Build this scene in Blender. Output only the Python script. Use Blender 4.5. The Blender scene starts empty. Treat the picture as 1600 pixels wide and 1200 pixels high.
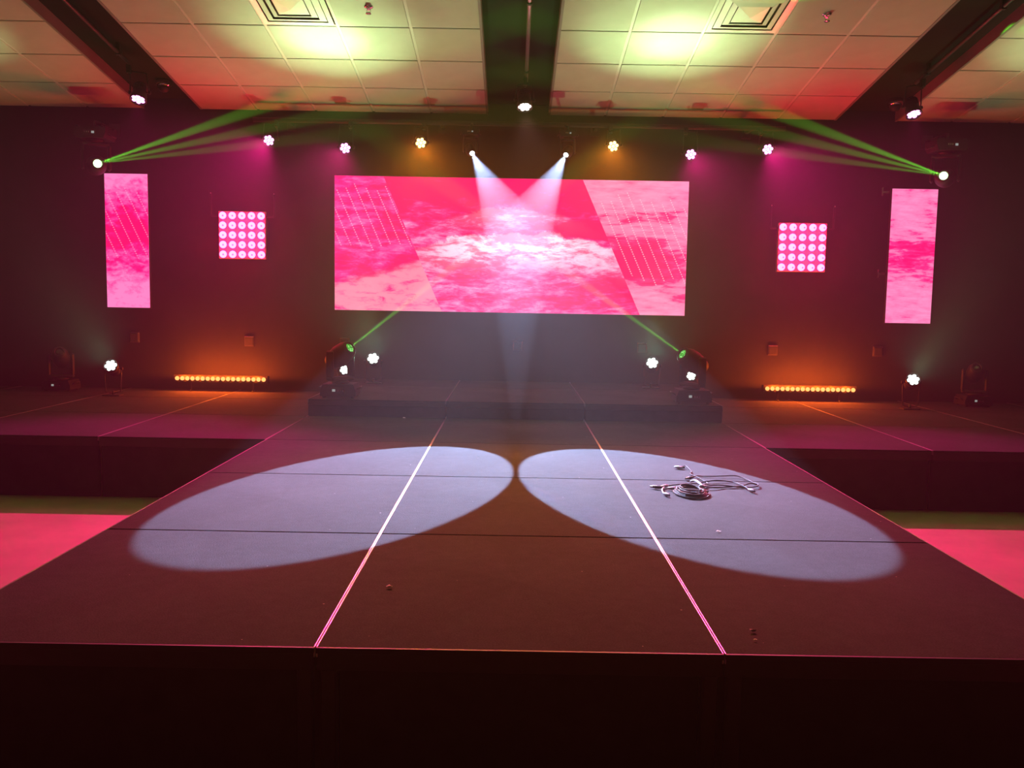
import bpy, bmesh, math, random
from mathutils import Vector, Matrix
random.seed(7)
PI = math.pi
C = bpy.context.scene.collection
S = 0.444                      # height of the stage deck over the hall floor; positions below are given over the deck

# ------------------------------------------------------------------ camera, world, exposure
def V(x, y, z): return Vector((x, y, z + S))
cam_data = bpy.data.cameras.new('camera')
cam = bpy.data.objects.new('camera', cam_data); C.objects.link(cam)
PITCH, ROLL, YAW = 0.0933, 0.0173, 0.0010
right = Vector((math.cos(YAW), -math.sin(YAW), 0)); fwd = Vector((math.sin(YAW), math.cos(YAW), 0)); up = Vector((0, 0, 1))
f2 = fwd*math.cos(PITCH) - up*math.sin(PITCH); u2 = up*math.cos(PITCH) + fwd*math.sin(PITCH)
a_ = right*math.cos(ROLL) + u2*math.sin(ROLL); b_ = u2*math.cos(ROLL) - right*math.sin(ROLL)
m = Matrix((a_, b_, -f2)).transposed().to_4x4(); m.translation = V(-0.0392, -2.4923, 1.0115)
cam.matrix_world = m
cam_data.sensor_width = 36; cam_data.lens = 1385.8*36/1600; cam_data.clip_start = .05; cam_data.clip_end = 100
sc = bpy.context.scene; sc.camera = cam
sc.view_settings.view_transform = 'Standard'; sc.view_settings.look = 'None'
sc.view_settings.exposure = 0.0; sc.view_settings.gamma = 1; sc.view_settings.use_curve_mapping = False
try:
    cy = sc.cycles
    cy.use_denoising = True; cy.max_bounces = 5; cy.diffuse_bounces = 3; cy.glossy_bounces = 3
    cy.volume_bounces = 0; cy.transmission_bounces = 2; cy.sample_clamp_indirect = 4; cy.sample_clamp_direct = 0
    cy.use_light_tree = True; cy.caustics_reflective = False; cy.caustics_refractive = False
except Exception: pass
HAZE = 0.0047
world = bpy.data.worlds.new('hall'); sc.world = world; world.use_nodes = True
wn = world.node_tree; wn.nodes.clear()
wo = wn.nodes.new('ShaderNodeOutputWorld'); wb = wn.nodes.new('ShaderNodeBackground')
wb.inputs[0].default_value = (.5, .25, .25, 1); wb.inputs[1].default_value = .002
wn.links.new(wb.outputs[0], wo.inputs['Surface'])
wv = wn.nodes.new('ShaderNodeVolumeScatter')      # stage haze filling the hall
wv.inputs['Color'].default_value = (1, 1, 1, 1); wv.inputs['Density'].default_value = HAZE; wv.inputs['Anisotropy'].default_value = .5
wn.links.new(wv.outputs[0], wo.inputs['Volume'])

PINK = (1.0, .012, .26); ORANGE = (1.0, .27, .02); AMBER = (1.0, .12, .008); GREEN = (.16, 1.0, .05)
MINT = (.58, 1.0, .42); ICE = (.46, .60, 1.0); BLUSH = (1.0, .45, .36)
P_WHITE, P_PINK, P_ORANGE = 10000, 840, 980
MATRIX_LED, P_BAR, P_GREEN, P_GREENLOW, P_MINT, P_SLOT, P_BLUSH = 95, 11, 44000, 34000, 900, 60, 150
SCREEN = 1.15

# ------------------------------------------------------------------ materials
class NT:
    def __init__(s, name):
        s.m = bpy.data.materials.new(name); s.m.use_nodes = True; s.t = s.m.node_tree; s.t.nodes.clear()
        s.out = s.n('ShaderNodeOutputMaterial')
    def n(s, ty, **kw):
        x = s.t.nodes.new(ty)
        for k, v in kw.items(): setattr(x, k, v)
        return x
    def l(s, a, b): s.t.links.new(a, b)
    def put(s, sock, v):
        if hasattr(v, 'is_linked') or hasattr(v, 'links'): s.l(v, sock)
        else: sock.default_value = v
    def math(s, op, a, b=0.0, c=0.0, clamp=False):
        x = s.n('ShaderNodeMath', operation=op, use_clamp=clamp)
        for i, v in enumerate((a, b, c)): s.put(x.inputs[i], v)
        return x.outputs[0]
    def mix(s, fac, a, b):
        x = s.n('ShaderNodeMix', data_type='RGBA'); s.put(x.inputs[0], fac)
        for i, v in ((6, a), (7, b)):
            s.put(x.inputs[i], v if hasattr(v, 'links') else (*v, 1))
        return x.outputs[2]
    def smooth(s, v, a, b):
        x = s.n('ShaderNodeMapRange', interpolation_type='SMOOTHSTEP'); s.put(x.inputs[0], v)
        x.inputs[1].default_value = a; x.inputs[2].default_value = b
        return x.outputs[0]
    def noise(s, vec, scale, detail=4, rough=.55, dist=0, w=0):
        x = s.n('ShaderNodeTexNoise', noise_dimensions='4D'); s.put(x.inputs['Vector'], vec)
        x.inputs['Scale'].default_value = scale; x.inputs['Detail'].default_value = detail
        x.inputs['Roughness'].default_value = rough; x.inputs['Distortion'].default_value = dist; x.inputs['W'].default_value = w
        return x.outputs['Fac']
    def ramp(s, fac, stops):
        x = s.n('ShaderNodeValToRGB'); s.put(x.inputs[0], fac); e = x.color_ramp.elements
        while len(e) < len(stops): e.new(.5)
        for k, (p, c) in enumerate(stops): e[k].position = p; e[k].color = (*c, 1)
        return x.outputs[0]

def surf(name, col, rough=.6, metal=0., spec=.5, noise_scale=None, noise_amt=.2, bump=0., bump_scale=200):
    k = NT(name); b = k.n('ShaderNodeBsdfPrincipled')
    b.inputs['Base Color'].default_value = (*col, 1); b.inputs['Roughness'].default_value = rough
    b.inputs['Metallic'].default_value = metal; b.inputs['Specular IOR Level'].default_value = spec
    tc = k.n('ShaderNodeTexCoord')
    if noise_scale:
        f = k.noise(tc.outputs['Object'], noise_scale, 5, .6)
        lo = tuple(c*(1-noise_amt) for c in col); hi = tuple(min(1, c*(1+noise_amt)) for c in col)
        k.l(k.ramp(f, [(.3, lo), (.7, hi)]), b.inputs['Base Color'])
    if bump:
        g = k.noise(tc.outputs['Object'], bump_scale, 2, .6)
        bp = k.n('ShaderNodeBump'); bp.inputs['Strength'].default_value = bump; bp.inputs['Distance'].default_value = .004
        k.l(g, bp.inputs['Height']); k.l(bp.outputs[0], b.inputs['Normal'])
    k.l(b.outputs[0], k.out.inputs[0])
    return k.m

def carpet(name, col):
    k = NT(name); b = k.n('ShaderNodeBsdfPrincipled'); tc = k.n('ShaderNodeTexCoord'); P = tc.outputs['Object']
    pile = k.noise(P, 170, 3, .7); wear = k.noise(P, 2.3, 4, .6); mid = k.noise(P, 22, 4, .65)
    f = k.math('ADD', k.math('MULTIPLY', pile, .55), k.math('ADD', k.math('MULTIPLY', wear, .25), k.math('MULTIPLY', mid, .2)))
    c = k.ramp(f, [(.32, tuple(x*.45 for x in col)), (.5, col), (.70, tuple(x*1.75 for x in col))])
    v = k.n('ShaderNodeTexVoronoi'); k.l(P, v.inputs['Vector']); v.inputs['Scale'].default_value = 8
    fl = k.math('LESS_THAN', v.outputs['Distance'], .026)
    k.l(k.mix(fl, c, (.32, .30, .29)), b.inputs['Base Color'])
    b.inputs['Roughness'].default_value = .95; b.inputs['Specular IOR Level'].default_value = .12
    bp = k.n('ShaderNodeBump'); bp.inputs['Strength'].default_value = .5; bp.inputs['Distance'].default_value = .004
    k.l(pile, bp.inputs['Height']); k.l(bp.outputs[0], b.inputs['Normal']); k.l(b.outputs[0], k.out.inputs[0])
    return k.m

def glow(name, col, strength, tex=None, sampled=False):
    k = NT(name); e = k.n('ShaderNodeEmission'); e.inputs[0].default_value = (*col, 1); e.inputs[1].default_value = strength
    if tex:
        tc = k.n('ShaderNodeTexCoord'); v = k.n('ShaderNodeTexVoronoi'); k.l(tc.outputs['Object'], v.inputs['Vector']); v.inputs['Scale'].default_value = tex
        k.l(k.ramp(v.outputs['Distance'], [(.0, (.9, 1, .8)), (.35, col), (.8, tuple(c*.25 for c in col))]), e.inputs[0])
    k.l(e.outputs[0], k.out.inputs[0])
    if not sampled:
        k.m.cycles.emission_sampling = 'NONE'
    return k.m

M = dict(
    floor=surf('hall_floor_vinyl', (.66, .46, .34), .45, spec=.3, noise_scale=3, noise_amt=.12, bump=.05, bump_scale=30),
    wall=surf('black_wall_paint', (.026, .024, .025), .75, spec=.25, noise_scale=2, noise_amt=.2, bump=.05, bump_scale=120),
    plenum=surf('black_ceiling_paint', (.013, .012, .012), .85, spec=.15, noise_scale=4),
    tile=surf('mineral_fibre_tile', (.52, .50, .45), .9, spec=.1, noise_scale=6, noise_amt=.05, bump=.18, bump_scale=160),
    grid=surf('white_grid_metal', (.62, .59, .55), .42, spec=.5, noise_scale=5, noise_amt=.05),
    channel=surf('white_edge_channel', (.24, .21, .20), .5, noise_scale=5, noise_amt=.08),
    carpet=carpet('charcoal_stage_carpet', (.043, .042, .046)),
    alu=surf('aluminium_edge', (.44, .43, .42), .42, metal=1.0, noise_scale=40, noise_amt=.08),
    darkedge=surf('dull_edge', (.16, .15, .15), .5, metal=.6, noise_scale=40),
    frame=surf('black_deck_frame', (.022, .020, .020), .6, noise_scale=12),
    skirt=surf('black_skirt_panel', (.020, .018, .018), .85, spec=.15, noise_scale=9, noise_amt=.3),
    riserskirt=surf('riser_skirt', (.030, .030, .036), .8, spec=.2, noise_scale=9),
    black=surf('black_plastic', (.010, .010, .011), .6, noise_scale=25),
    blackmetal=surf('black_powder_coat', (.022, .021, .021), .5, noise_scale=60, bump=.08, bump_scale=400),
    matpink=surf('matrix_face', (.60, .55, .56), .4, noise_scale=30),
    chrome=surf('chrome', (.85, .84, .82), .12, metal=1.0, noise_scale=30, noise_amt=.04),
    steel=surf('brushed_steel', (.55, .54, .53), .35, metal=1.0, noise_scale=60, noise_amt=.1),
    diffuser=surf('white_enamel', (.74, .72, .66), .28, spec=.5, noise_scale=8, noise_amt=.04),
    ductdark=surf('dark_duct', (.12, .12, .11), .6, noise_scale=8),
    plate=surf('grey_wall_plate', (.075, .07, .07), .35, noise_scale=20, noise_amt=.1),
    platedark=surf('plate_cover', (.055, .05, .052), .4, noise_scale=20, noise_amt=.1),
    cable=surf('black_cable_rubber', (.014, .012, .014), .75, noise_scale=50),
    plug=surf('pale_plug_plastic', (.62, .62, .66), .4, noise_scale=50, noise_amt=.1),
    paper=surf('white_paper', (.75, .70, .64), .8, noise_scale=60, noise_amt=.1),
    darklens=surf('dark_glass_lens', (.03, .03, .035), .1, spec=.6, noise_scale=20),
    l_pink=glow('pink_led', (1, .32, .80), 4.2), l_orange=glow('orange_led', (1, .60, .22), 4.6), l_ice=glow('ice_lens', (.85, .93, 1), 6),
    l_mint=glow('mint_led', (.82, 1, .90), 6), l_green=glow('green_lens', (.55, 1, .45), 4), l_greenlow=glow('green_gobo_lens', (.08, .62, .06), 1.1, tex=60),
    l_blush=glow('blush_led', (1, .80, .74), 5), l_matrix=glow('matrix_led', (1, .0085, .052), MATRIX_LED, sampled=True), l_core=glow('matrix_core', (1, .35, .72), 1.0),
    l_bar=glow('amber_led', (1, .36, .095), 2.2), l_red=glow('red_status_led', (1, .05, .02), 1.5), l_white=glow('white_status_led', (.7, .8, .75), .35),
)

# ------------------------------------------------------------------ mesh helpers
class MB:
    def __init__(s): s.bm = bmesh.new(); s.smooth = []
    def _x(s, geom, mat): bmesh.ops.transform(s.bm, matrix=mat, verts=geom)
    def box(s, lo, hi, bev=0., mat=None):
        r = bmesh.ops.create_cube(s.bm, size=1)['verts']
        lo, hi = Vector(lo), Vector(hi); d = hi-lo
        s._x(r, Matrix.Translation((lo+hi)/2) @ Matrix.Diagonal((d.x, d.y, d.z, 1)))
        if bev:
            es = list({e for v in r for e in v.link_edges})
            g = bmesh.ops.bevel(s.bm, geom=es, offset=bev, segments=1, affect='EDGES', profile=.5)
            r = list({v for f in g['faces'] for v in f.verts} | {v for v in r if v.is_valid})
        if mat is not None: s._x(r, mat)
        return s
    def lathe(s, prof, seg=20, mat=None, cap=True):
        """prof: list of (radius, z) spun about z"""
        rings = []; new = []
        for r, z in prof:
            ring = [s.bm.verts.new((r*math.cos(2*PI*i/seg), r*math.sin(2*PI*i/seg), z)) for i in range(seg)]
            rings.append(ring); new += ring
        for a, b in zip(rings, rings[1:]):
            for i in range(seg):
                s.bm.faces.new((a[i], a[(i+1) % seg], b[(i+1) % seg], b[i])).smooth = True
        if cap:
            s.bm.faces.new(list(reversed(rings[0]))); s.bm.faces.new(rings[-1])
        if mat is not None: s._x(new, mat)
        return s
    def tube(s, pts, r, seg=8):
        pts = [Vector(p) for p in pts]; rings = []
        nrm = None
        for i, p in enumerate(pts):
            t = (pts[min(i+1, len(pts)-1)] - pts[max(i-1, 0)]).normalized()
            if nrm is None: nrm = t.orthogonal().normalized()
            nrm = (nrm - t*nrm.dot(t)).normalized(); bn = t.cross(nrm)
            rings.append([s.bm.verts.new(p + nrm*r*math.cos(2*PI*k/seg) + bn*r*math.sin(2*PI*k/seg)) for k in range(seg)])
        for a, b in zip(rings, rings[1:]):
            for k in range(seg):
                s.bm.faces.new((a[k], a[(k+1) % seg], b[(k+1) % seg], b[k])).smooth = True
        s.bm.faces.new(list(reversed(rings[0]))); s.bm.faces.new(rings[-1])
        return s
    def prism(s, poly, lo, hi, axis='y', mat=None):
        """poly in the plane normal to axis, extruded lo..hi"""
        f = (lambda u, v, w: (u, w, v)) if axis == 'y' else (lambda u, v, w: (w, u, v)) if axis == 'x' else (lambda u, v, w: (u, v, w))
        A = [s.bm.verts.new(f(u, v, lo)) for u, v in poly]; B = [s.bm.verts.new(f(u, v, hi)) for u, v in poly]
        s.bm.faces.new(A); s.bm.faces.new(list(reversed(B))); n = len(poly)
        for i in range(n): s.bm.faces.new((A[i], B[i], B[(i+1) % n], A[(i+1) % n]))
        if mat is not None: s._x(A+B, mat)
        return s
    def mesh(s, name, mat):
        bmesh.ops.recalc_face_normals(s.bm, faces=s.bm.faces)
        me = bpy.data.meshes.new(name); s.bm.to_mesh(me); s.bm.free(); me.materials.append(mat)
        return me
    def build(s, name, mat, parent=None, loc=None, rot=None):
        o = bpy.data.objects.new(name, s.mesh(name, mat)); C.objects.link(o)
        if parent is not None: o.parent = parent
        if loc is not None: o.location = loc
        if rot is not None: o.rotation_euler = rot
        return o
def put(name, me, parent=None, loc=(0, 0, 0), rot=None):
    o = bpy.data.objects.new(name, me); C.objects.link(o); o.parent = parent; o.location = loc
    if rot is not None: o.rotation_euler = rot
    return o
def tag(o, label, cat, group=None, kind=None):
    o['label'] = label; o['category'] = cat
    if group: o['group'] = group
    if kind: o['kind'] = kind
    return o
def thing(name, label, cat, loc, rot=(0, 0, 0), group=None):
    o = bpy.data.objects.new(name, None); C.objects.link(o); o.empty_display_size = .1
    o.location = loc; o.rotation_euler = rot
    return tag(o, label, cat, group)
def structure(o, label=None):
    o['kind'] = 'structure'
    if label: o['label'] = label
    return o
def catmull(P, n=6, closed=False):
    P = [Vector(p) for p in P]; N = len(P); out = []
    for i in range(N if closed else N-1):
        g = (lambda k: P[k % N]) if closed else (lambda k: P[max(0, min(N-1, k))])
        p0, p1, p2, p3 = g(i-1), g(i), g(i+1), g(i+2)
        for k in range(n):
            t = k/n
            out.append(.5*((2*p1) + (p2-p0)*t + (2*p0-5*p1+4*p2-p3)*t*t + (3*p1-p0-3*p2+p3)*t**3))
    if not closed: out.append(P[-1])
    return out
def aim_matrix(d):           # local +Z looks along d
    return Vector(d).to_track_quat('Z', 'Y').to_matrix().to_4x4()
def spot(name, pos, target, power, col, angle, blend=.3, radius=.02):
    l = bpy.data.lights.new(name, 'SPOT'); l.energy = power; l.color = col; l.spot_size = math.radians(angle); l.spot_blend = blend; l.shadow_soft_size = radius
    o = bpy.data.objects.new(name, l); C.objects.link(o); o.location = pos
    o.rotation_euler = (Vector(target)-Vector(pos)).to_track_quat('-Z', 'Y').to_euler()
    return o
def point(name, pos, power, col, radius=.02):
    l = bpy.data.lights.new(name, 'POINT'); l.energy = power; l.color = col; l.shadow_soft_size = radius
    o = bpy.data.objects.new(name, l); C.objects.link(o); o.location = pos
    return o
def area(name, pos, target, w, h, power, col):
    l = bpy.data.lights.new(name, 'AREA'); l.shape = 'RECTANGLE'; l.size = w; l.size_y = h; l.energy = power; l.color = col
    o = bpy.data.objects.new(name, l); C.objects.link(o); o.location = pos
    o.rotation_euler = (Vector(target)-Vector(pos)).to_track_quat('-Z', 'Y').to_euler()
    return o

# ------------------------------------------------------------------ room shell
WALL_Y = 7.10; HALF = 7.6
structure(MB().box((-HALF, -4, -.12), (HALF, WALL_Y, 0)).build('floor', M['floor']), 'pale vinyl hall floor beside the stage')
structure(MB().box((-HALF-.15, WALL_Y, -.12), (HALF+.15, WALL_Y+.15, 4.3)).build('wall_back', M['wall']), 'black painted wall behind the stage')
structure(MB().box((-HALF-.15, -4, -.12), (-HALF, WALL_Y, 5.4)).build('wall_left', M['wall']), 'black side wall at the dark left edge')
structure(MB().box((HALF, -4, -.12), (HALF+.15, WALL_Y, 5.4)).build('wall_right', M['wall']), 'black side wall at the dark right edge')

# ceiling: slopes down towards the back wall; white tile fields between recessed black slots
SLOPE = 0.1523; CV0, CV1 = -3.6, 1.985
ceil = MB().box((-HALF, CV0-4, .10), (HALF, CV1+.02, .20)).build('ceiling', M['plenum'])
ceil.location = V(0, 5.1626, 3.2713); ceil.rotation_euler = (-SLOPE, 0, 0); structure(ceil, 'sloping ceiling of white tile fields split by black slots')
TH = .6096; RV = .6551
rows = [CV0] + [-RV*k for k in (4, 3, 2, 1)] + [0, RV, 2*RV, CV1]
rows = [-RV*4, -RV*3, -RV*2, -RV, 0, RV, 2*RV, CV1-.006]
fields = [[-.3317, -.9294, -1.539, -2.1486, -2.7582, -3.3678], [.3074, .9051, 1.5147, 2.1243, 2.7339, 3.3435],
          [-3.962, -4.560, -5.170, -5.779, -6.389, -6.998, -7.59], [3.970, 4.568, 5.178, 5.787, 6.397, 7.006, 7.59]]
tile_cache = {}
def tile_mesh(w, h):
    key = (round(w, 3), round(h, 3))
    if key not in tile_cache:
        tile_cache[key] = MB().box((-w/2+.012, -h/2+.012, 0), (w/2-.012, h/2-.012, .018), .004).mesh('ceiling_tile', M['tile'])
    return tile_cache[key]
DIFF = {(0, 3): 1, (1, 3): 1}   # field -> column holding an air diffuser, in the row just ahead of v=0
for fi, xs in enumerate(fields):
    xs = sorted(xs)
    for j in range(len(xs)-1):
        for k in range(len(rows)-1):
            w, h = xs[j+1]-xs[j], rows[k+1]-rows[k]
            cx = (xs[j]+xs[j+1])/2
            if rows[k+1] == 0 and abs(abs(cx)-1.835) < .06: continue      # diffusers sit here
            put('ceiling_tile', tile_mesh(w, h), ceil, (cx, (rows[k]+rows[k+1])/2, random.uniform(-.001, .001)))
    for x in xs[1:-1]:
        MB().box((x-.0125, rows[0], .007), (x+.0125, CV1-.006, .03)).build('grid_bar', M['grid'], ceil)
    for v in rows[:-1]:
        MB().box((xs[0], v-.0125, .0075), (xs[-1], v+.0125, .03)).build('grid_bar', M['grid'], ceil)
    # upstand channel round the field's long sides
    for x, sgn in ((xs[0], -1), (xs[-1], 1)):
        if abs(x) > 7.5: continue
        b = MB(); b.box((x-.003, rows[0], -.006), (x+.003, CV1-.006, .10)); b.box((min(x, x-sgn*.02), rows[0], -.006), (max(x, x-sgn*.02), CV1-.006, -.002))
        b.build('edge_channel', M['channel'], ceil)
def on_ceiling(x, y, dz=0):       # world point under the ceiling plane
    n = Vector((0, math.sin(SLOPE), math.cos(SLOPE)))
    return Vector((x, y, S + 3.2713 - math.tan(SLOPE)*(y-5.1626))) + n*dz

# ------------------------------------------------------------------ stage
stage = thing('stage_platform', 'black carpeted stage with a thrust running toward the viewer', 'stage', (0, 3.76, 0))
def st(x, y, z): return (x, y-3.76, z)
CX = [-6.55, -5.355, -4.165, -2.975, -1.7796, -.5947, .5947, 1.7796, 2.975, 4.165, 5.355, 6.55]
panel_cache = {}
def deck(parent, x0, x1, y0, y1, top, org, edge='lr', thick=.07):
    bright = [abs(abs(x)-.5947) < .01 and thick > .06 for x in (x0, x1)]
    w, h = x1-x0, y1-y0; key = (round(w, 3), round(h, 3), edge, thick)
    if key not in panel_cache:
        c = MB().box((-w/2+.006, -h/2+.0045, -.012), (w/2-.006, h/2-.0045, 0), .003).mesh('deck_panel', M['carpet'])
        e = MB().box((-.0022, -h/2+.002, -.03), (.0022, h/2-.002, .0012), .0008).mesh('metal_edge', M['alu'])
        f = MB().box((-w/2+.004, -h/2+.004, -thick), (w/2-.004, h/2-.004, -.0125)).mesh('deck_frame', M['frame'])
        panel_cache[key] = (c, e, f)
    c, e, f = panel_cache[key]
    p = put('deck_panel', c, parent, ((x0+x1)/2-org[0], (y0+y1)/2-org[1], top-org[2]))
    for q, sx in enumerate((-1, 1)):
        o = put('metal_edge', e, p, (sx*(w/2-.0036), 0, 0))
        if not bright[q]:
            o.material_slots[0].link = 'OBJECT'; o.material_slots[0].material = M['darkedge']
    put('deck_frame', f, p)
    return p
SO = (0, 3.76, 0)
YR = [0.0, 1.2685, 2.5398, 3.7606]
for k in range(3):
    for j in (4, 5, 6): deck(stage, CX[j], CX[j+1], YR[k], YR[k+1], S, SO)
YM = [3.7606, 5.0473, 6.27, 7.095]
for k in range(3):
    for j in range(11): deck(stage, CX[j], CX[j+1], YM[k], YM[k+1], S, SO)
# front nosing and the skirts under it
for j in (4, 5, 6):
    MB().box(st(CX[j]+.003, -.006, S-.016), st(CX[j+1]-.003, .004, S+.001), .001).build('front_edge', M['frame'], stage)['label'] = 'thin satin strip along the front edge of the stage'
    MB().box(st(CX[j]+.06, .045, .012), st(CX[j+1]-.06, .06, S-.075), .003).build('skirt_panel', M['skirt'], stage)
for x in CX[4:8]:
    for sx in (-1, 1):
        xx = x + sx*.035
        if abs(xx) > 1.79: continue
        b = MB().box(st(xx-.022, .012, .0), st(xx+.022, .05, S-.07), .004); b.box(st(xx-.03, .006, 0), st(xx+.03, .056, .012)); b.build('leg', M['blackmetal'], stage)
for sx in (-1, 1):
    for k in range(3):
        x = sx*1.7796
        MB().box(st(x-.012-sx*.03, YR[k]+.04, .012), st(x+.012-sx*.03, YR[k+1]-.02, S-.072), .003).build('skirt_panel', M['skirt'], stage)
        b = MB().box(st(x-.02-sx*.025, YR[k]+.012, 0), st(x+.02-sx*.025, YR[k]+.05, S-.07), .004); b.build('leg', M['blackmetal'], stage)
for j in [0, 1, 2, 3, 7, 8, 9, 10]:
    MB().box(st(CX[j]+.008, 3.79, .004), st(CX[j+1]-.008, 3.81, S-.072), .004).build('skirt_panel', M['skirt'], stage)
# low riser in front of the main screen
riser = thing('riser_platform', 'low carpeted riser standing on the stage under the large screen', 'riser', V(0, 5.047, 0))
RZ = .147; RO = (0, 5.047, S)
for y0, y1 in ((5.0473, 6.27), (6.27, 7.06)):
    for j in (4, 5, 6): deck(riser, CX[j], CX[j+1], y0, y1, S+RZ, RO, thick=.05)
for j in (4, 5, 6):
    MB().box((CX[j]+.004, .008, .002), (CX[j+1]-.004, .022, RZ-.052), .003).build('skirt_panel', M['riserskirt'], riser)
for sx in (-1, 1):
    MB().box((sx*1.766-.008, .024, .002), (sx*1.766+.008, 2.0, RZ-.052), .003).build('skirt_panel', M['riserskirt'], riser)

# ------------------------------------------------------------------ LED screens
def screen_nodes(kind):
    k = NT('screen_picture_'+kind); tc = k.n('ShaderNodeTexCoord'); sp = k.n('ShaderNodeSeparateXYZ'); k.l(tc.outputs['UV'], sp.inputs[0])
    u, v = sp.outputs[0], sp.outputs[1]
    asp = 2.65 if kind == 'main' else .33
    def vec(sx, sy, ox=0, oy=0, shear=0):
        x = k.n('ShaderNodeCombineXYZ')
        uu = k.math('ADD', k.math('MULTIPLY', u, asp*sx), ox); uu = k.math('ADD', uu, k.math('MULTIPLY', v, shear))
        k.l(uu, x.inputs[0]); k.l(k.math('ADD', k.math('MULTIPLY', v, sy), oy), x.inputs[1])
        return x.outputs[0]
    deep, hot, mid, light, foam = (.93, .004, .10), (1.0, .010, .17), (1.0, .06, .27), (1.0, .24, .47), (1.0, .78, .93)
    salmon = (1.0, .25, .38)
    def gauss(cu, cv, su, sv):
        a = k.math('DIVIDE', k.math('SUBTRACT', u, cu), su); b = k.math('DIVIDE', k.math('SUBTRACT', v, cv), sv)
        return k.math('POWER', 2.718, k.math('MULTIPLY', k.math('ADD', k.math('MULTIPLY', a, a), k.math('MULTIPLY', b, b)), -1))
    def dots(base, col, k0, vlo, vhi, ulo, uhi, slope, step):
        # dotted lines running down to the right
        p = k.math('DIVIDE', k.math('ADD', u, k.math('MULTIPLY', v, slope)), step)
        fr = k.math('ABSOLUTE', k.math('SUBTRACT', k.math('FRACT', p), .5))
        ln = k.math('LESS_THAN', fr, .055)
        dt = k.math('LESS_THAN', k.math('FRACT', k.math('MULTIPLY', v, 62)), .5)
        mk = k.math('MULTIPLY', ln, dt)
        wav = k.math('MULTIPLY', k.math('SUBTRACT', k.noise(vec(4, 0), 1.5, 2, w=9), .5), .35)
        vv = k.math('ADD', v, wav)
        mk = k.math('MULTIPLY', mk, k.math('MULTIPLY', k.math('GREATER_THAN', vv, vlo), k.math('LESS_THAN', vv, vhi)))
        mk = k.math('MULTIPLY', mk, k.math('MULTIPLY', k.math('GREATER_THAN', u, ulo), k.math('LESS_THAN', u, uhi)))
        return k.mix(k.math('MULTIPLY', mk, k0), base, col)
    if kind == 'main':
        n1 = k.noise(vec(4.2, 15), 1.0, 9, .66, .7, 3); n2 = k.noise(vec(12, 40), 1.0, 6, .7, .4, 5); big = k.noise(vec(1.3, 4.6), 1.0, 4, .6, .5, 1.7)
        fo = k.math('ADD', k.math('MULTIPLY', n1, .50), k.math('ADD', k.math('MULTIPLY', n2, .24), k.math('MULTIPLY', big, .36)))
        fo = k.math('ADD', fo, k.math('MULTIPLY', k.smooth(v, .92, .45), .07)); fo = k.math('SUBTRACT', fo, k.math('MULTIPLY', k.smooth(v, .68, 1.0), .05))
        fo = k.math('SUBTRACT', fo, k.math('MULTIPLY', gauss(.72, .63, .09, .07), .08)); fo = k.math('SUBTRACT', fo, k.math('MULTIPLY', gauss(.80, .18, .10, .12), .05))
        sea = k.ramp(fo, [(.555, (1, .0, .14)), (.60, (1, .012, .21)), (.635, (1, .07, .32)), (.68, (1, .19, .46)), (.76, (1, .50, .74))])
        jit = k.math('MULTIPLY', k.math('SUBTRACT', k.noise(vec(5, 6), 1.0, 8, .7, .4, 21), .5), .22)
        def wave(uc, top, curv, fade, w, uw):
            du = k.math('SUBTRACT', u, uc)
            edge = k.math('SUBTRACT', k.math('ADD', top, jit), k.math('MULTIPLY', k.math('MULTIPLY', du, du), curv))
            below = k.math('SUBTRACT', edge, v)
            body = k.math('MULTIPLY', k.smooth(below, -.004, .022), k.smooth(below, fade, fade*.2))
            body = k.math('MULTIPLY', body, k.math('ADD', .25, k.math('MULTIPLY', k.smooth(fo, .57, .68), .85)))
            return k.math('MULTIPLY', k.math('MULTIPLY', body, w), k.math('POWER', 2.718, k.math('MULTIPLY', k.math('POWER', k.math('DIVIDE', k.math('ABSOLUTE', du), uw), 2.0), -1)))
        cr = k.math('ADD', wave(.52, .605, 1.5, .34, 1.15, .27), wave(.50, .79, 2.5, .20, .75, .13), clamp=True)
        sea = k.mix(cr, sea, (1, .80, .95))
        # right-hand overlay: paler sky-like sheet behind a slanted edge
        la = k.math('SUBTRACT', u, k.math('SUBTRACT', .872, k.math('MULTIPLY', v, .172)))
        rn = k.math('ADD', k.math('MULTIPLY', k.noise(vec(1.6, 10, 4), 1.0, 7, .65, .5, 8), .6), k.math('MULTIPLY', k.noise(vec(7, 36, 4), 1.0, 6, .65, .5, 18), .4))
        band = k.math('MULTIPLY', gauss(.86, .40, .12, .14), .34)
        rf = k.math('SUBTRACT', k.math('ADD', rn, .10), band); rf = k.math('SUBTRACT', rf, k.math('MULTIPLY', gauss(.86, .72, .2, .05), .10))
        rs = k.ramp(rf, [(.43, (1, .006, .15)), (.50, (1, .03, .22)), (.545, (1, .17, .37)), (.66, (1, .29, .50))])
        rs = dots(rs, (1, .52, .66), .8, .26, .86, .72, 1.0, .172, .0285)
        col = k.mix(k.math('GREATER_THAN', la, 0), sea, rs)
        # left-hand overlay: deep pink sheet, pale shore in its lower half
        lb = k.math('SUBTRACT', u, k.math('SUBTRACT', .306, k.math('MULTIPLY', v, .168)))
        ln = k.math('ADD', k.math('MULTIPLY', k.noise(vec(2.2, 8, 9), 1.0, 7, .62, .5, 12), .55), k.math('MULTIPLY', k.noise(vec(8, 26, 9), 1.0, 6, .66, .5, 2), .45))
        shore = k.smooth(k.math('ADD', k.math('SUBTRACT', k.math('ADD', k.math('MULTIPLY', u, .75), .20), v), k.math('MULTIPLY', k.math('SUBTRACT', ln, .5), .34)), -.03, .05)
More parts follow.
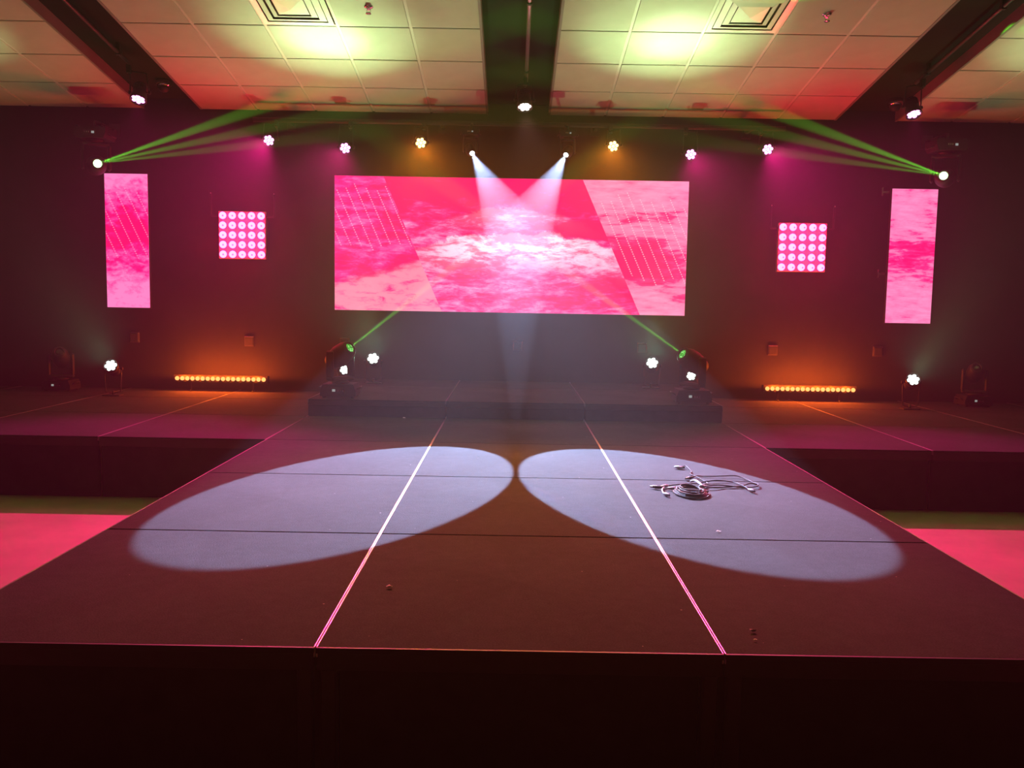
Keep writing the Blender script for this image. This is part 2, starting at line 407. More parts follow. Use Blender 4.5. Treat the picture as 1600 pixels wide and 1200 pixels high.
        ls = k.ramp(ln, [(.46, (.97, .004, .15)), (.51, (1, .012, .22)), (.56, (1, .06, .34)), (.64, (1, .22, .5))])
        sh = k.ramp(k.noise(vec(5, 16, 2), 1.0, 8, .66, .8, 4), [(.36, (1, .02, .22)), (.42, (1, .14, .33)), (.50, salmon), (.8, (1, .28, .44))])
        ls = k.mix(shore, ls, sh)
        ls = dots(ls, (1, .40, .66), .75, .46, .90, 0, .30, .168, .0285)
        col = k.mix(k.math('LESS_THAN', lb, 0), col, ls)
    elif kind == 'left':
        ln = k.math('ADD', k.math('MULTIPLY', k.noise(vec(5.5, 8, 2), 1.0, 8, .65, .5, 2), .5), k.math('MULTIPLY', k.noise(vec(14, 30, 2), 1.0, 7, .65, .5, 7), .5))
        tilt = k.math('ADD', k.math('MULTIPLY', gauss(.5, .0, 2, .30), .22), k.math('MULTIPLY', gauss(.3, 1.05, 2, .22), .20))
        lf = k.math('SUBTRACT', k.math('ADD', ln, tilt), k.math('MULTIPLY', gauss(.7, .6, .8, .14), .10))
        col = k.ramp(lf, [(.44, (1, .003, .14)), (.51, (1, .010, .22)), (.56, (1, .06, .33)), (.68, (1, .22, .52))])
        col = dots(col, (1, .36, .62), .6, .36, .86, 0, 1, 1.45, .235)
    else:
        rn = k.math('ADD', k.math('MULTIPLY', k.noise(vec(4.0, 13, 7), 1.0, 8, .66, .5, 6), .5), k.math('MULTIPLY', k.noise(vec(9, 42, 7), 1.0, 7, .66, .5, 16), .5))
        rf = k.math('ADD', rn, k.math('SUBTRACT', .09, k.math('MULTIPLY', gauss(.5, .50, 2, .17), .15)))
        col = k.ramp(rf, [(.42, (1, .006, .16)), (.48, (1, .03, .25)), (.53, (1, .17, .41)), (.66, (1, .27, .53))])
    e = k.n('ShaderNodeEmission'); k.l(col, e.inputs[0]); e.inputs[1].default_value = SCREEN
    k.l(e.outputs[0], k.out.inputs[0])
    return k.m
def led_screen(kind, label, x0, x1, z0, z1, extra=False):
    t = thing('led_screen', label, 'screen', V((x0+x1)/2, 6.95, z0), group=None)
    w, h = x1-x0, z1-z0
    b = MB(); b.box((-w/2-.006, .006, -.006), (w/2+.006, .045, h+.006), .003)
    b.build('casing', M['blackmetal'], t)
    for s in (-1, 1):
        MB().box((s*w*.32-.03, .046, h*.2), (s*w*.32+.03, .146, h*.8), .003).build('wall_bracket', M['blackmetal'], t)
    bm = bmesh.new(); uv = bm.loops.layers.uv.new('UVMap')
    vs = [bm.verts.new(p) for p in ((-w/2, 0, 0), (w/2, 0, 0), (w/2, 0, h), (-w/2, 0, h), (-w/2, .0055, 0), (w/2, .0055, 0), (w/2, .0055, h), (-w/2, .0055, h))]
    def F(i, c):
        f = bm.faces.new([vs[q] for q in i])
        for lp, q in zip(f.loops, c): lp[uv].uv = q
    F((0, 1, 2, 3), ((0, 0), (1, 0), (1, 1), (0, 1)))
    for i, c in (((4, 5, 1, 0), 0), ((3, 2, 6, 7), 1)): F(i, ((0, c), (1, c), (1, c), (0, c)))
    for i, c in (((0, 3, 7, 4), 0), ((1, 5, 6, 2), 1)): F(i, ((c, 0), (c, 1), (c, 1), (c, 0)))
    me = bpy.data.meshes.new('display'); bm.to_mesh(me); bm.free(); me.materials.append(screen_nodes(kind))
    put('display', me, t)
    if extra:
        for z in (1.335, .478):
            MB().box((-w/2-.080, .06, z), (-w/2-.072, .085, z+.088), .002).box((-w/2-.080, .065, z+.03), (-w/2-.004, .075, z+.05)).build('side_handle', M['steel'], t)
    return t
led_screen('main', 'large wide LED screen with pink sea foam picture at the centre of the back wall', -1.924, 1.788, .887, 2.288)
led_screen('left', 'narrow upright LED screen in deeper pink with dotted diagonal lines', -4.335, -3.884, .873, 2.268)
led_screen('right', 'narrow upright LED screen in pale pink cloud streaks, handles on its side', 3.922, 4.400, .849, 2.252, True)

# ------------------------------------------------------------------ stage lights
def par_can(label, face, target, mount, led, group, n=7, scale=1.0, name='par_can', floor=False):
    """LED par can: face = centre of the lens face, mount = where its yoke is fixed"""
    face, target, mount = Vector(face), Vector(target), Vector(mount)
    d = (target-face).normalized(); R = aim_matrix(d).to_3x3().to_4x4()
    t = thing(name, label, 'stage light', mount, group=group)
    r = .082*scale; L = .19*scale
    X = Matrix.Translation(face-mount) @ R
    b = MB().lathe([(r*.55, -L), (r*.72, -L*.92), (r*.80, -L*.45), (r*.97, -L*.2), (r, .012*scale), (r*.93, .012*scale), (r*.90, -.006*scale)], 24, X)
    for q in range(5):                                                     # cooling fins
        z = -L*(.5+.09*q); b.lathe([(r*.84, z-.003), (r*.86, z), (r*.84, z+.003)], 24, X)
    b.build('housing', M['blackmetal'], t)
    b = MB(); R0 = r*.30
    cen = [(0, 0)] + [(r*.56*math.cos(PI/3*i+.2), r*.56*math.sin(PI/3*i+.2)) for i in range(6)]
    for (x, y) in cen[:n]:
        b.lathe([(R0*.88, -.004), (R0*.86, .001), (R0*.6, .006), (R0*.2, .008)], 12, X @ Matrix.Translation((x, y, .001)))
    b.build('lens_cluster', led, t)
    # yoke: two arms from the sides of the can to a cross bar at the mount
    side = (Vector((0, 0, 1)).cross(d)); side = side.normalized() if side.length > .05 else Vector((1, 0, 0))
    piv = face - mount - d*L*.45; rr = r*1.12
    drop = 1 if piv.z < 0 else -1
    bar = Vector((piv.x*.25, piv.y*.25, 0))
    top = piv.z + drop*max(.02, abs(piv.z)-.035)
    for s in (-1, 1):
        p = piv + side*s*rr; q = Vector((p.x*.9, p.y*.9, top))
        MB().tube([p - side*s*r*.3, p, p + (q-p)*.2 + side*s*.004, q, bar*.5 + Vector((0, 0, top + drop*.012))], .0075*scale, 6).build('yoke_arm', M['blackmetal'], t)
    for s in (-1, 1):
        MB().lathe([(.004, 0), (.017, .002), (.017, .016), (.010, .02)], 10, Matrix.Translation(piv + side*s*rr) @ aim_matrix(side*s)).build('tilt_knob', M['black'], t)
    if floor:
        MB().box((-.10*scale, -.07*scale, 0), (.10*scale, .07*scale, .012), .004).build('floor_plate', M['blackmetal'], t)
        MB().lathe([(.012, 0.01), (.012, .05)], 8).build('mount_post', M['blackmetal'], t)
    else:
        b = MB().box((-.02, -.024, -.045), (.02, .024, .03), .005); b.lathe([(.008, -.06), (.008, .02)], 8); b.build('clamp', M['blackmetal'], t)
    return t, face, d

# moving head: base box, yoke, barrel head; d is where its lens looks
def moving_head(label, base, d, k=1.0, hung=False, lens='l_green', group=None, lens_r=.042, yaw=0.):
    t = thing('moving_head', label, 'stage light', base, (0, PI if hung else 0, yaw), group)
    inv = Matrix.Rotation(PI if hung else 0, 4, 'Y').inverted()
    dl = (Matrix.Rotation(-yaw, 4, 'Z') @ (inv @ Vector(d).to_4d())).to_3d().normalized() if not hung else (inv @ Vector(d)).normalized()
    pan = math.atan2(dl.y, dl.x)                       # head swings in the plane holding dl
    bh = .125*k; bw, bd = .16*k, .13*k
    b = MB().prism([(-bw, .018*k), (bw, .018*k), (bw, bh*.55), (bw*.86, bh), (-bw*.86, bh), (-bw, bh*.55)], -bd, bd, 'y'); b.build('base', M['black'], t)
    for sx in (-1, 1):
        for sy in (-1, 1): MB().lathe([(.016*k, 0), (.019*k, .019*k)], 10, Matrix.Translation((sx*bw*.8, sy*bd*.8, 0))).build('foot', M['black'], t)
        MB().tube([(sx*bw, -bd*.5, bh*.62), (sx*(bw+.022*k), -bd*.5, bh*.75), (sx*(bw+.022*k), bd*.5, bh*.75), (sx*bw, bd*.5, bh*.62)], .007*k, 6).build('handle', M['blackmetal'], t)
    dp = MB().box((-.062*k, -bd-.004*k, bh*.36), (.058*k, -bd+.002, bh*.78), .002).build('display_panel', M['blackmetal'], t)
    for q in range(3):
        MB().box((.0+.02*k*q, -bd-.0065*k, bh*.5), (.010*k+.02*k*q, -bd-.003*k, bh*.6)).build('button', M['steel'], dp)
    MB().box((-.05*k, -bd-.0055*k, bh*.48), (-.022*k, -bd-.003*k, bh*.66)).build('screen', M['l_white'], dp)
    yk = bpy.data.objects.new('yoke', MB().lathe([(.075*k, bh), (.085*k, bh+.012*k), (.06*k, bh+.03*k)], 20).box((-.135*k, -.045*k, bh+.022*k), (.135*k, .045*k, bh+.062*k), .012*k).box((-.140*k, -.045*k, bh+.05*k), (-.108*k, .045*k, bh+.30*k), .012*k).box((.108*k, -.045*k, bh+.05*k), (.140*k, .045*k, bh+.30*k), .012*k).mesh('yoke', M['black']))
    C.objects.link(yk); yk.parent = t; yk.rotation_euler = (0, 0, pan - PI/2)
    hz = bh + .255*k
    X = Matrix.Translation((0, 0, hz)) @ aim_matrix(dl)
    MB().lathe([(.045*k, -.155*k), (.075*k, -.14*k), (.092*k, -.06*k), (.098*k, .0), (.092*k, .07*k), (.072*k, .135*k), (.060*k, .15*k), (.052*k, .15*k), (.050*k, .138*k)], 24, X).build('head', M['black'], t)
    MB().lathe([(.053*k, .142*k), (.053*k, .158*k), (.046*k, .158*k), (.045*k, .142*k)], 24, X, cap=False).build('lens_ring', M['blackmetal'], t)
    MB().lathe([(lens_r*k, .139*k), (lens_r*.8*k, .146*k), (lens_r*.35*k, .149*k)], 20, X).build('lens', M[lens], t)
    fx = Matrix.Rotation(PI if hung else 0, 4, 'Y')
    head_w = Vector(base) + (fx @ (Matrix.Rotation(0, 4, 'Z') @ Vector((0, 0, hz))).to_4d()).to_3d()
    return t, head_w + Vector(d).normalized()*.165*k

# the long pipe above the screen, held off the wall
pipe_z, pipe_y = 2.83, 6.88
rig = thing('lighting_pipe', 'long black horizontal lighting pipe on the wall above the large screen', 'pipe', V(0, pipe_y, pipe_z))
MB().tube([(-2.75, 0, 0), (2.75, 0, 0)], .024, 14).build('pipe', M['blackmetal'], rig)
for x in (-2.4, -.8, .8, 2.4):
    b = MB().box((x-.02, .02, -.02), (x+.02, WALL_Y-pipe_y-.008, .02), .004); b.box((x-.05, WALL_Y-pipe_y-.012, -.07), (x+.05, WALL_Y-pipe_y, .07), .003); b.build('wall_arm', M['blackmetal'], rig)
PG = 'par cans on the pipe above the large screen'
pars = [(-2.508, 2.571, 'l_pink', PINK, (-3.2, 1.6, -.444), 62, 'pink par can at the left end of the pipe above the large screen'),
        (-1.743, 2.508, 'l_pink', PINK, (-1.8, 1.7, 0), 46, 'pink par can above the left edge of the large screen'),
        (-.985, 2.572, 'l_orange', ORANGE, (-.2, 1.1, 0), 42, 'orange par can left of the two white beam lights'),
        (.944, 2.573, 'l_orange', ORANGE, (.2, 1.1, 0), 42, 'orange par can right of the two white beam lights'),
        (1.724, 2.505, 'l_pink', PINK, (1.8, 1.7, 0), 46, 'pink par can above the right edge of the large screen'),
        (2.494, 2.568, 'l_pink', PINK, (3.2, 1.6, -.444), 62, 'pink par can at the right end of the pipe above the large screen')]
for x, z, led, col, tg, ang, lab in pars:
    face = V(x*1.011, 6.68, 1.0115+(z-1.0115)*1.011); tgt = V(*tg)
    show = face + ((tgt-face).normalized()*.75 + (Vector(cam.location)-face).normalized()*.35)   # lens domes seen almost face-on
    t, fc, d = par_can(lab, face, show, V(x, pipe_y, pipe_z-.03), M[led], PG, scale=.78)
    spot('par_beam', fc + d*.02, tgt, P_ORANGE if 'orange' in led else P_PINK*(1.35 if abs(x) > 2 else 1.0), col, ang, .8, .05)
# two white beam lights hung from the same pipe
BG = 'white beam lights crossing over the large screen'
for sx, tgt, lab in ((-1, (.728, 2.50, 0), 'small white beam light aimed right, left of the pair over the screen'), (1, (-.735, 2.50, 0), 'small white beam light aimed left, right of the pair over the screen')):
    lens = V(sx*.462, 6.45, 2.455); d = (V(*tgt)-lens).normalized(); k = .55
    # the base hangs so that its lens lands on that point
    base = lens - d*.165*k + Vector((0, 0, (.125+.255)*k))
    t, lp = moving_head(lab, base, d, k, True, 'l_ice', BG, lens_r=.046)
    MB().tube([(0, 0, .01), (0, 0, -.03), (0, pipe_y-base.y, -(S+pipe_z-base.z)+.01)], .014, 8).build('clamp', M['blackmetal'], t)
    spot('white_beam', lp, V(*tgt), P_WHITE, ICE, 17.0, .05, .012)
# green beam heads hung by the side screens
GG = 'green fan beam lights over the side screens'
for sx, lens, ends, lab in ((-1, (-4.19, 6.5, 2.306), [(1.453, 3.854, 3.472), (3.905, 3.904, 3.465), (4.319, 4.9, 3.097)], 'hung moving light fanning green beams above the left upright screen'),
                            (1, (4.23, 6.5, 2.331), [(-1.42, 3.929, 3.461), (-3.652, 3.944, 3.458), (-4.475, 4.9, 3.048)], 'hung moving light fanning green beams above the right upright screen')):
    lens = V(*lens); d = (V(*ends[1])-lens).normalized(); dd = (d + Vector((0, -1.3, -.1))).normalized()
    base = lens - dd*.165 + Vector((0, 0, .38))
    t, lp = moving_head(lab, base, dd, 1.0, True, 'l_green', GG, lens_r=.040)
    reach = WALL_Y-base.y
    MB().tube([(0, 0, .01), (0, 0, -.05), (0, reach-.01, -.05)], .018, 10).build('wall_arm', M['blackmetal'], t)
    MB().box((-.06, reach-.012, -.12), (.06, reach, .02), .004).build('wall_plate', M['blackmetal'], t)
    for e, pw in zip(ends, (1.15, .78, .58)):
        spot('green_beam', lp + (V(*e)-lp).normalized()*.01, V(*e), P_GREEN*pw, GREEN, 3.6, .5, .008)
# moving heads standing on the riser
for sx, x, tgt, lab in ((-1, -1.535, (-1.019, 4.85, 0.907), 'moving light with green lens standing on the left end of the riser'), (1, 1.545, (0.941, 4.85, 0.909), 'moving light with green lens standing on the right end of the riser')):
    base = V(x, 5.25, RZ+.0015)
    dv = (V(*tgt) - (base + Vector((0, 0, .38)))).normalized()
    look = dv
    t, lp = moving_head(lab, base, look, .96, False, 'l_greenlow', 'moving lights on the riser', lens_r=.044)
    spot('green_uplight', lp + dv*.01, lp + dv, P_GREENLOW, GREEN, 3.4, .5, .006)
for x, y, d, lab in ((-4.74, 6.74, (.3, -.8, .5), 'unlit black moving light standing in the dark far left of the stage'), (4.80, 6.74, (-.3, -.8, .5), 'unlit black moving light standing in the dark far right of the stage')):
    moving_head(lab, V(x, y, .0015), Vector(d), .9, False, 'darklens', 'unlit moving lights at the stage ends', lens_r=.044)
# mint uplights on the floor of the stage
FG = 'mint white par cans standing on stage'
ups = [((-1.445, 6.5, .407), RZ, (-1.70, 5.40, 3.2), 62, 1.0, 'mint white floor par can on the riser, right of the left moving light'),
       ((1.39, 6.5, .41), RZ, (1.30, 5.30, 3.2), 62, 1.0, 'mint white floor par can on the riser, left of the right moving light'),
       ((-4.022, 6.3, .305), 0, (-5.3, 5.2, 3.2), 60, .5, 'mint white floor par can under the left upright screen'),
       ((3.96, 6.3, .302), 0, (4.8, 5.0, 3.2), 60, .7, 'mint white floor par can under the right upright screen')]
for face, fz, tgt, ang, pw, lab in ups:
    face, tgt = V(*face), V(*tgt); d = (tgt-face).normalized()
    show = face + (d*.5 + (Vector(cam.location)-face).normalized()*.8)
    t, fc, dd = par_can(lab, face, show, Vector((face.x, face.y+.04, S+fz)), M['l_mint'], FG, scale=.85, floor=True)
    spot('mint_core', fc + dd*.02, tgt, P_MINT*pw*.9, MINT, 36, 1.0, .05)
    if fz: spot('mint_centre', fc + dd*.02, tgt, P_MINT*1.1, (.80, 1, .62), 17, 1.0, .05)
    spot('mint_field', fc + dd*.02, tgt, P_MINT*pw*.19, MINT, ang+22, 1.0, .05)
    spot('mint_spill', fc + dd*.02, fc + dd, 150 if fz else 70, (.35, 1, .68), 60, 1.0, .03)
for sx, x in ((-1, -1.643), (1, 1.689)):
    face = V(x, 6.0, .325)
    t, fc, dd = par_can('mint white floor par can half hidden behind the %s moving light on the riser' % ('left' if sx < 0 else 'right'), face, face+Vector((-sx*.2, -1, .25)), Vector((x, 6.03, S+RZ)), M['l_mint'], FG, scale=.62, floor=True)
    spot('mint_uplight', fc + dd*.02, V(x-sx*.6, 4.9, 3.2), P_MINT*.12, MINT, 40, .9, .05)

# pipes running in the three ceiling slots with a par can at the end of each
SLOTS = [(-3.655, 6.02, -3.575, 6.02, 2.83, 'black pipe in the ceiling slot over the left side', 'pink par can clamped under the pipe in the left ceiling slot', 'l_pink'),
         (.055, 6.28, .045, 6.15, 2.851, 'thin pipe in the black slot between the two large tile fields', 'pale blush par can under the pipe in the middle ceiling slot', 'l_blush'),
         (3.755, 6.16, 3.690, 6.02, 2.82, 'black pipe in the ceiling slot over the right side', 'pink par can clamped under the pipe in the right ceiling slot', 'l_pink')]
for x, yend, px, py, pz, lab, plab, led in SLOTS:
    p0, p1 = on_ceiling(x, 3.2, .02), on_ceiling(x, yend, .02)
    t = thing('slot_pipe', lab, 'pipe', p1, group='pipes in the ceiling slots')
    MB().tube([(0, 0, 0), p0-p1], .017, 12).build('pipe', M['steel' if led == 'l_blush' else 'blackmetal'], t)
    for q in (.08, .5, .9):
        pt = (p0-p1)*q; MB().box((-.02, -.02, -.022), (.02, .02, .10), .003, Matrix.Translation(pt)).build('hanger', M['blackmetal'], t)
    face = V(px, py, pz); mount = on_ceiling(px if led == 'l_blush' else x, py, -.03)
    tgt = V(px*.72, 3.4, 0) if led == 'l_pink' else V(.35, 3.6, 0)
    dirn = (tgt-face).normalized() + (Vector((0, 0, -.55)) if led == 'l_pink' else Vector((0, .1, -.5)))
    if px > 1: dirn += Vector((.35, 0, 0))
    if px < -1: dirn += Vector((-.25, 0, 0))
    a, fc, dd = par_can(plab, face, face+dirn, mount, M[led], 'par cans under the slot pipes', scale=.92)
    spot('slot_beam', fc + dd*.02, tgt, P_SLOT if led == 'l_pink' else P_BLUSH, PINK if led == 'l_pink' else BLUSH, 46, .8, .05)

# LED matrix panels
for x0, x1, z0, z1, lab in ((-3.122, -2.715, 1.451, 1.864, 'pink LED matrix panel of 25 round lenses left of the large screen'), (2.813, 3.233, 1.423, 1.838, 'pink LED matrix panel of 25 round lenses right of the large screen')):
    cx, cz = (x0+x1)/2, (z0+z1)/2; p = (x1-x0)/4
    t = thing('led_matrix', lab, 'stage light', V(cx, 7.02, cz), group='LED matrix panels')
    hw = p*2.46
    MB().box((-hw, .0, -hw), (hw, .045, hw), .006).build('casing', M['matpink'], t)
    MB().box((-.16, .046, -.05), (.16, .079, .05), .004).build('wall_bracket', M['blackmetal'], t)
    for s in (-1, 1):
        b = MB().box((s*.335-.008, .02, .2), (s*.335+.008, .04, .445), .002); b.box((min(s*.335, s*hw), .02, .19), (max(s*.335, s*hw), .04, .21), .002); b.build('hanging_arm', M['blackmetal'], t)
        MB().lathe([(.004, 0), (.007, .003), (.004, .008)], 8, Matrix.Translation((s*.335, .02, .437)) @ Matrix.Rotation(PI/2, 4, 'X')).build('bolt', M['steel'], t)
    dome = MB().lathe([(.037, 0), (.0365, .010), (.031, .021), (.018, .029), (.004, .031)], 12).mesh('lens', M['l_matrix'])
    core = MB().lathe([(.012, .0265), (.010, .032), (.003, .033)], 10).mesh('lens_core', M['l_core'])
    ring = MB().lathe([(.043, 0), (.0425, .004), (.039, .005), (.038, .001)], 18, cap=False).mesh('lens_ring', M['steel'])
    for i in range(5):
        for j in range(5):
            l = put('lens', dome, t, ((i-2)*p, -.001, (j-2)*p), (PI/2, 0, 0)); put('lens_ring', ring, l); put('lens_core', core, l, (.008, -.004, 0))

# LED bars on the stage floor
for x0, x1, z, lab in ((-3.57, -2.657, .137, 'amber LED bar glowing on the stage floor under the left matrix panel'), (2.673, 3.581, .134, 'amber LED bar glowing on the stage floor under the right matrix panel')):
    cx = (x0+x1)/2; n = 18; w = x1-x0
    t = thing('led_bar', lab, 'stage light', V(cx, 6.88, .0015), group='amber LED bars')
    MB().prism([(-.03, .10), (.045, .10), (.045, .165), (-.005, .175), (-.03, .165)], -w/2-.04, w/2+.04, 'x').build('housing', M['blackmetal'], t)
    for s in (-1, 1):
        MB().box((s*w*.36-.012, -.005, 0), (s*w*.36+.012, .06, .01), .003).box((s*w*.36-.008, .016, .008), (s*w*.36+.008, .03, .102)).build('foot', M['blackmetal'], t)
    dome = MB().lathe([(.0225, 0), (.021, .010), (.014, .017), (.004, .02)], 14).mesh('lens', M['l_bar'])
    for i in range(n): put('lens', dome, t, (-w/2+w*i/(n-1), -.030, z), (PI/2, 0, 0))
    for i in range(6): point('bar_led', V(cx-w/2+w*(i+.5)/6, 6.88-.075, z+.058), P_BAR, AMBER, .02)

# ------------------------------------------------------------------ ceiling fittings
for sx, x, lab in ((-1, -1.8535, 'square white air diffuser in the tile field left of the middle slot'), (1, 1.8195, 'square white air diffuser in the tile field right of the middle slot')):
    t = thing('air_diffuser', lab, 'vent', on_ceiling(x, 5.1626-RV/2*math.cos(SLOPE)), (-SLOPE, 0, 0), 'air diffusers'); h, w = RV/2-.013, TH/2-.013
    def ring(o, i, zo, zi, name, mat):
        b = MB(); A = [b.bm.verts.new((sx_*w*o, sy_*h*o, zo)) for sx_, sy_ in ((-1, -1), (1, -1), (1, 1), (-1, 1))]
        B = [b.bm.verts.new((sx_*w*i, sy_*h*i, zi)) for sx_, sy_ in ((-1, -1), (1, -1), (1, 1), (-1, 1))]
        A2 = [b.bm.verts.new(v.co + Vector((0, 0, .004))) for v in A]; B2 = [b.bm.verts.new(v.co + Vector((0, 0, .004))) for v in B]
        for q in range(4):
            n_ = (q+1) % 4
            b.bm.faces.new((A[q], A[n_], B[n_], B[q])); b.bm.faces.new((A2[q], B2[q], B2[n_], A2[n_])); b.bm.faces.new((A[q], A2[q], A2[n_], A[n_])); b.bm.faces.new((B[q], B[n_], B2[n_], B2[q]))
        b.build(name, mat, t)
    ring(1, .86, .0, .0, 'flange', M['diffuser']); ring(.825, .66, .006, -.008, 'louvre', M['diffuser']); ring(.615, .47, .006, -.010, 'louvre', M['diffuser'])
    b = MB(); q = .425; A = [b.bm.verts.new((sx_*w*q, sy_*h*q, .0)) for sx_, sy_ in ((-1, -1), (1, -1), (1, 1), (-1, 1))]; top = b.bm.verts.new((0, 0, -.028)); up_ = b.bm.verts.new((0, 0, .01))
    for i in range(4): b.bm.faces.new((A[i], A[(i+1) % 4], top)); b.bm.faces.new((A[(i+1) % 4], A[i], up_))
    b.build('centre_cone', M['diffuser'], t)
    MB().box((-w*.98, -h*.98, .06), (w*.98, h*.98, .08)).build('duct_neck', M['ductdark'], t)
for x, y, lab in ((-1.224, 4.812, 'chrome fire sprinkler in the tile beside the left air diffuser'), (2.421, 4.806, 'coppery fire sprinkler in the tile beside the right air diffuser')):
    t = thing('fire_sprinkler', lab, 'sprinkler', on_ceiling(x, y), (-SLOPE, 0, 0), 'fire sprinklers')
    MB().lathe([(.038, .0), (.036, -.006), (.022, -.012), (.014, -.014)], 18).build('escutcheon', M['chrome'], t)
    b = MB().lathe([(.010, -.012), (.010, -.028)], 10)
    b.tube([(.011, 0, -.024), (.017, 0, -.038), (.006, 0, -.054)], .003, 6); b.tube([(-.011, 0, -.024), (-.017, 0, -.038), (-.006, 0, -.054)], .003, 6); b.build('frame', M['chrome'], t)
    MB().lathe([(.004, -.05), (.021, -.056), (.022, -.059), (.004, -.060)], 14).build('deflector', M['chrome'], t)
for x, y, lab in ((-3.568, 6.62, 'small chrome dome fixture in the left ceiling slot'), (3.83, 6.78, 'small chrome dome fixture in the right ceiling slot')):
    t = thing('ceiling_dome', lab, 'ceiling fixture', on_ceiling(x, y, .10), (-SLOPE, 0, 0), 'dome fixtures in the slots')
    MB().lathe([(.075, 0), (.075, -.05), (.066, -.062), (.058, -.062)], 22).build('base_ring', M['chrome'], t)
    MB().lathe([(.058, -.058), (.054, -.082), (.038, -.104), (.016, -.114), (.004, -.115)], 20).build('dome', M['black'], t)

# ------------------------------------------------------------------ wall boxes
labs = ['grey wall box under the left upright screen', 'grey wall box above the right end of the left amber bar', 'grey wall box behind the left moving light', 'grey wall box centred under the large screen',
        'grey wall box behind the right moving light', 'grey wall box above the left end of the right amber bar', 'grey wall box under the right upright screen']
for (x, z), lab in zip(((-4.114, .551), (-2.875, .531), (-1.844, .528), (.025, .532), (1.369, .535), (2.782, .531), (3.918, .537)), labs):
    t = thing('wall_box', lab, 'outlet', V(x, WALL_Y, z), group='wall boxes in a row')
    MB().box((-.052, -.016, -.056), (.052, -.0005, .056), .004).build('plate', M['plate'], t)
    MB().box((-.043, -.023, -.046), (.043, -.0165, .038), .003).build('cover', M['platedark'], t)
    MB().box((-.048, -.03, .042), (.048, -.0165, .05), .002).build('hinge', M['steel'], t)

# ------------------------------------------------------------------ cables on the deck
def p3(L, z=.0105): return [Vector((x, y, z + .004*math.sin(i*1.7))) for i, (x, y) in enumerate(L)]
tail = [(1.017, 2.898), (1.048, 2.925), (1.056, 2.834), (1.054, 2.768), (1.028, 2.669), (1.044, 2.594), (1.073, 2.477), (1.075, 2.425), (1.047, 2.367), (1.019, 2.317)]
loop = [(1.009, 2.566), (1.041, 2.60), (1.069, 2.632), (1.103, 2.642), (1.198, 2.628), (1.292, 2.639), (1.331, 2.558), (1.347, 2.471), (1.353, 2.4), (1.324, 2.342), (1.275, 2.344), (1.217, 2.342), (1.134, 2.354), (1.078, 2.363), (1.036, 2.332)]
cross = [(1.078, 2.463), (1.135, 2.488), (1.197, 2.499), (1.239, 2.476), (1.253, 2.392), (1.263, 2.296), (1.271, 2.244)]
l3 = [(1.352, 2.414), (1.312, 2.416), (1.254, 2.372), (1.165, 2.343), (1.093, 2.304), (1.039, 2.289)]
third = [(.835, 2.33), (.891, 2.354), (.971, 2.405), (1.037, 2.445), (1.078, 2.472)]
def plug(parent, p, ang, org, mat='plug'):
    X = Matrix.Translation(Vector((p[0], p[1], .012))-org) @ Matrix.Rotation(ang, 4, 'Z') @ Matrix.Rotation(PI/2, 4, 'Y')
    o = MB().lathe([(.004, -.03), (.006, -.022), (.0085, -.008), (.0085, .012), (.006, .016), (.006, .026)], 10, X).build('plug', M[mat], parent)
    if mat == 'plug': o['label'] = 'pale plug end'
    return o
org = Vector((1.15, 2.4, 0))
t = thing('loose_cable', 'thin black cable lying in open loops on the stage, beside the coil', 'cable', V(1.15, 2.4, 0))
b = MB()
for L in (tail, loop, cross, l3): b.tube([q-org for q in catmull(p3(L), 6)], .0036, 7)
b.build('cable', M['cable'], t)
for p, a, mt in (((1.010, 2.894), 2.6, 'cable'), ((.998, 2.884), 2.6, 'plug'), ((1.003, 2.556), 3.9, 'cable'), ((.992, 2.548), 3.9, 'plug'), ((1.021, 2.317), 3.5, 'plug'), ((1.274, 2.240), -1.2, 'plug')): plug(t, p, a, org, mt)
org = Vector((.933, 2.183, 0))
t = thing('coiled_cable', 'black cable coiled in an oval heap with pale plugs, on the lit stage', 'cable', V(.933, 2.183, 0))
pts = []
for i in range(9*14+1):
    a = 2*PI*i/14; turn = i/14
    r = 1 - .05*turn + .03*math.sin(turn*2.1)
    pts.append(Vector((.094*r*math.cos(a)+.004*math.sin(turn*1.3), .155*r*math.sin(a)+.008*math.sin(turn), .005+.0036*turn*(.7+.3*math.sin(a*.5)))))
MB().tube(pts, .0036, 7).build('cable', M['cable'], t)
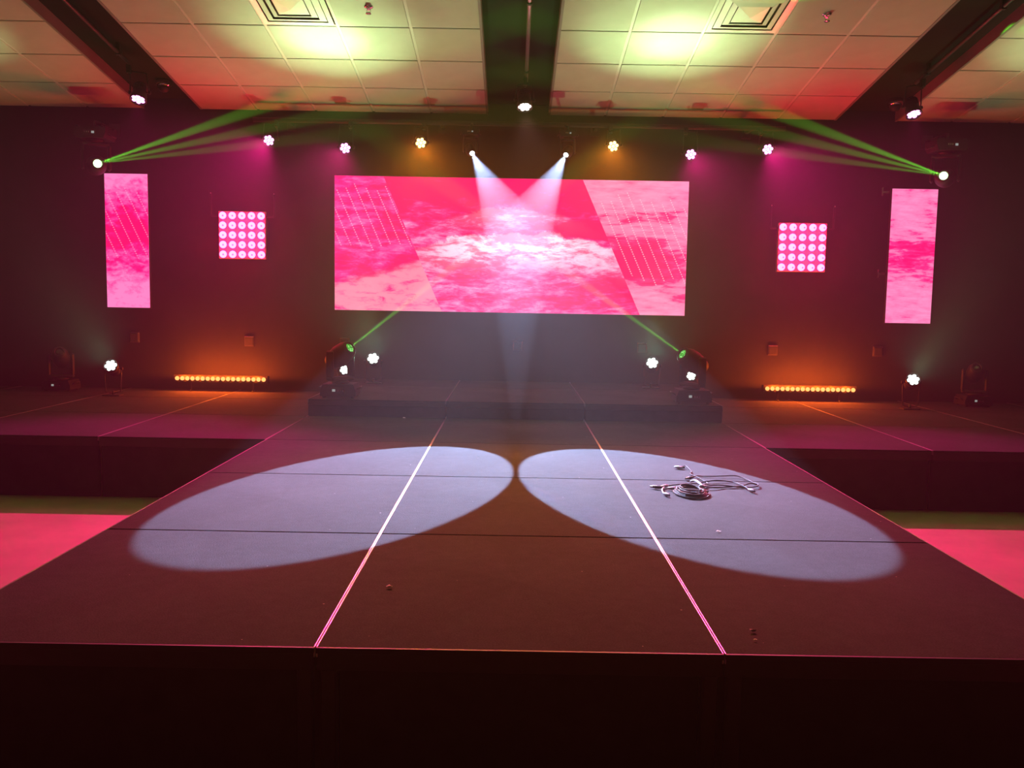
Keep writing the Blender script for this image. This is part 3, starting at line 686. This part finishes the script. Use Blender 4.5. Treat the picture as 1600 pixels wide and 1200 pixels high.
b = MB(); b.tube([q-org for q in catmull(p3(third, .01), 6)], .0036, 7); b.build('cable_tail', M['cable'], t)
b = MB(); b.tube([q-org for q in catmull([Vector((x, y, z)) for (x, y), z in zip([(.967, 2.36), (.984, 2.328), (.99, 2.248), (.993, 2.195), (1.007, 2.184)], (.03, .043, .046, .044, .036))], 6)], .007, 7); b.build('tie_strap', M['plug'], t)['label'] = 'pale tie strap'
b = MB(); b.tube([q-org for q in catmull(p3([(.815, 2.314), (.787, 2.231), (.782, 2.153), (.791, 2.108)], .008), 6)], .004, 7); b.build('white_lead', M['plug'], t)['label'] = 'short white lead'
for p, a, mt in (((.77, 2.283), 2.9, 'cable'), ((.757, 2.292), 2.9, 'plug'), ((.815, 2.314), .6, 'plug'), ((.851, 2.258), -.2, 'plug'), ((.790, 2.103), -1.2, 'plug'), ((1.007, 2.20), -.8, 'plug'), ((.985, 2.17), -.7, 'plug')): plug(t, p, a, org, mt)

# ------------------------------------------------------------------ scraps on the carpet
scr = [((-.453, .542), .016, 'white paper scrap alone on the middle front panel'), ((.724, .179), .013, 'larger pale scrap by the right front seam'), ((.712, .106), .007, 'smaller pale scrap by the right front seam'),
       ((-.946, 5.005), .018, 'pale scrap lying against the front of the riser'), ((-.244, 3.148), .008, 'tiny pale scrap inside the left light pool'), ((.895, 1.383), .014, 'thin pale scrap just behind a panel joint in the right light pool')]
for (x, y), r, lab in scr:
    b = MB(); n = 7; vs = [b.bm.verts.new((r*random.uniform(.6, 1.1)*math.cos(2*PI*i/n), r*.7*random.uniform(.6, 1.1)*math.sin(2*PI*i/n), .003+random.uniform(0, r*.5))) for i in range(n)]
    c = b.bm.verts.new((0, 0, .002)); c2 = b.bm.verts.new((0, 0, .004+r*.4))
    for i in range(n): b.bm.faces.new((vs[i], vs[(i+1) % n], c2)); b.bm.faces.new((vs[(i+1) % n], vs[i], c))
    o = b.build('paper_scrap', M['paper']); o.location = V(x, y, 0); tag(o, lab, 'litter', 'scraps on the carpet')
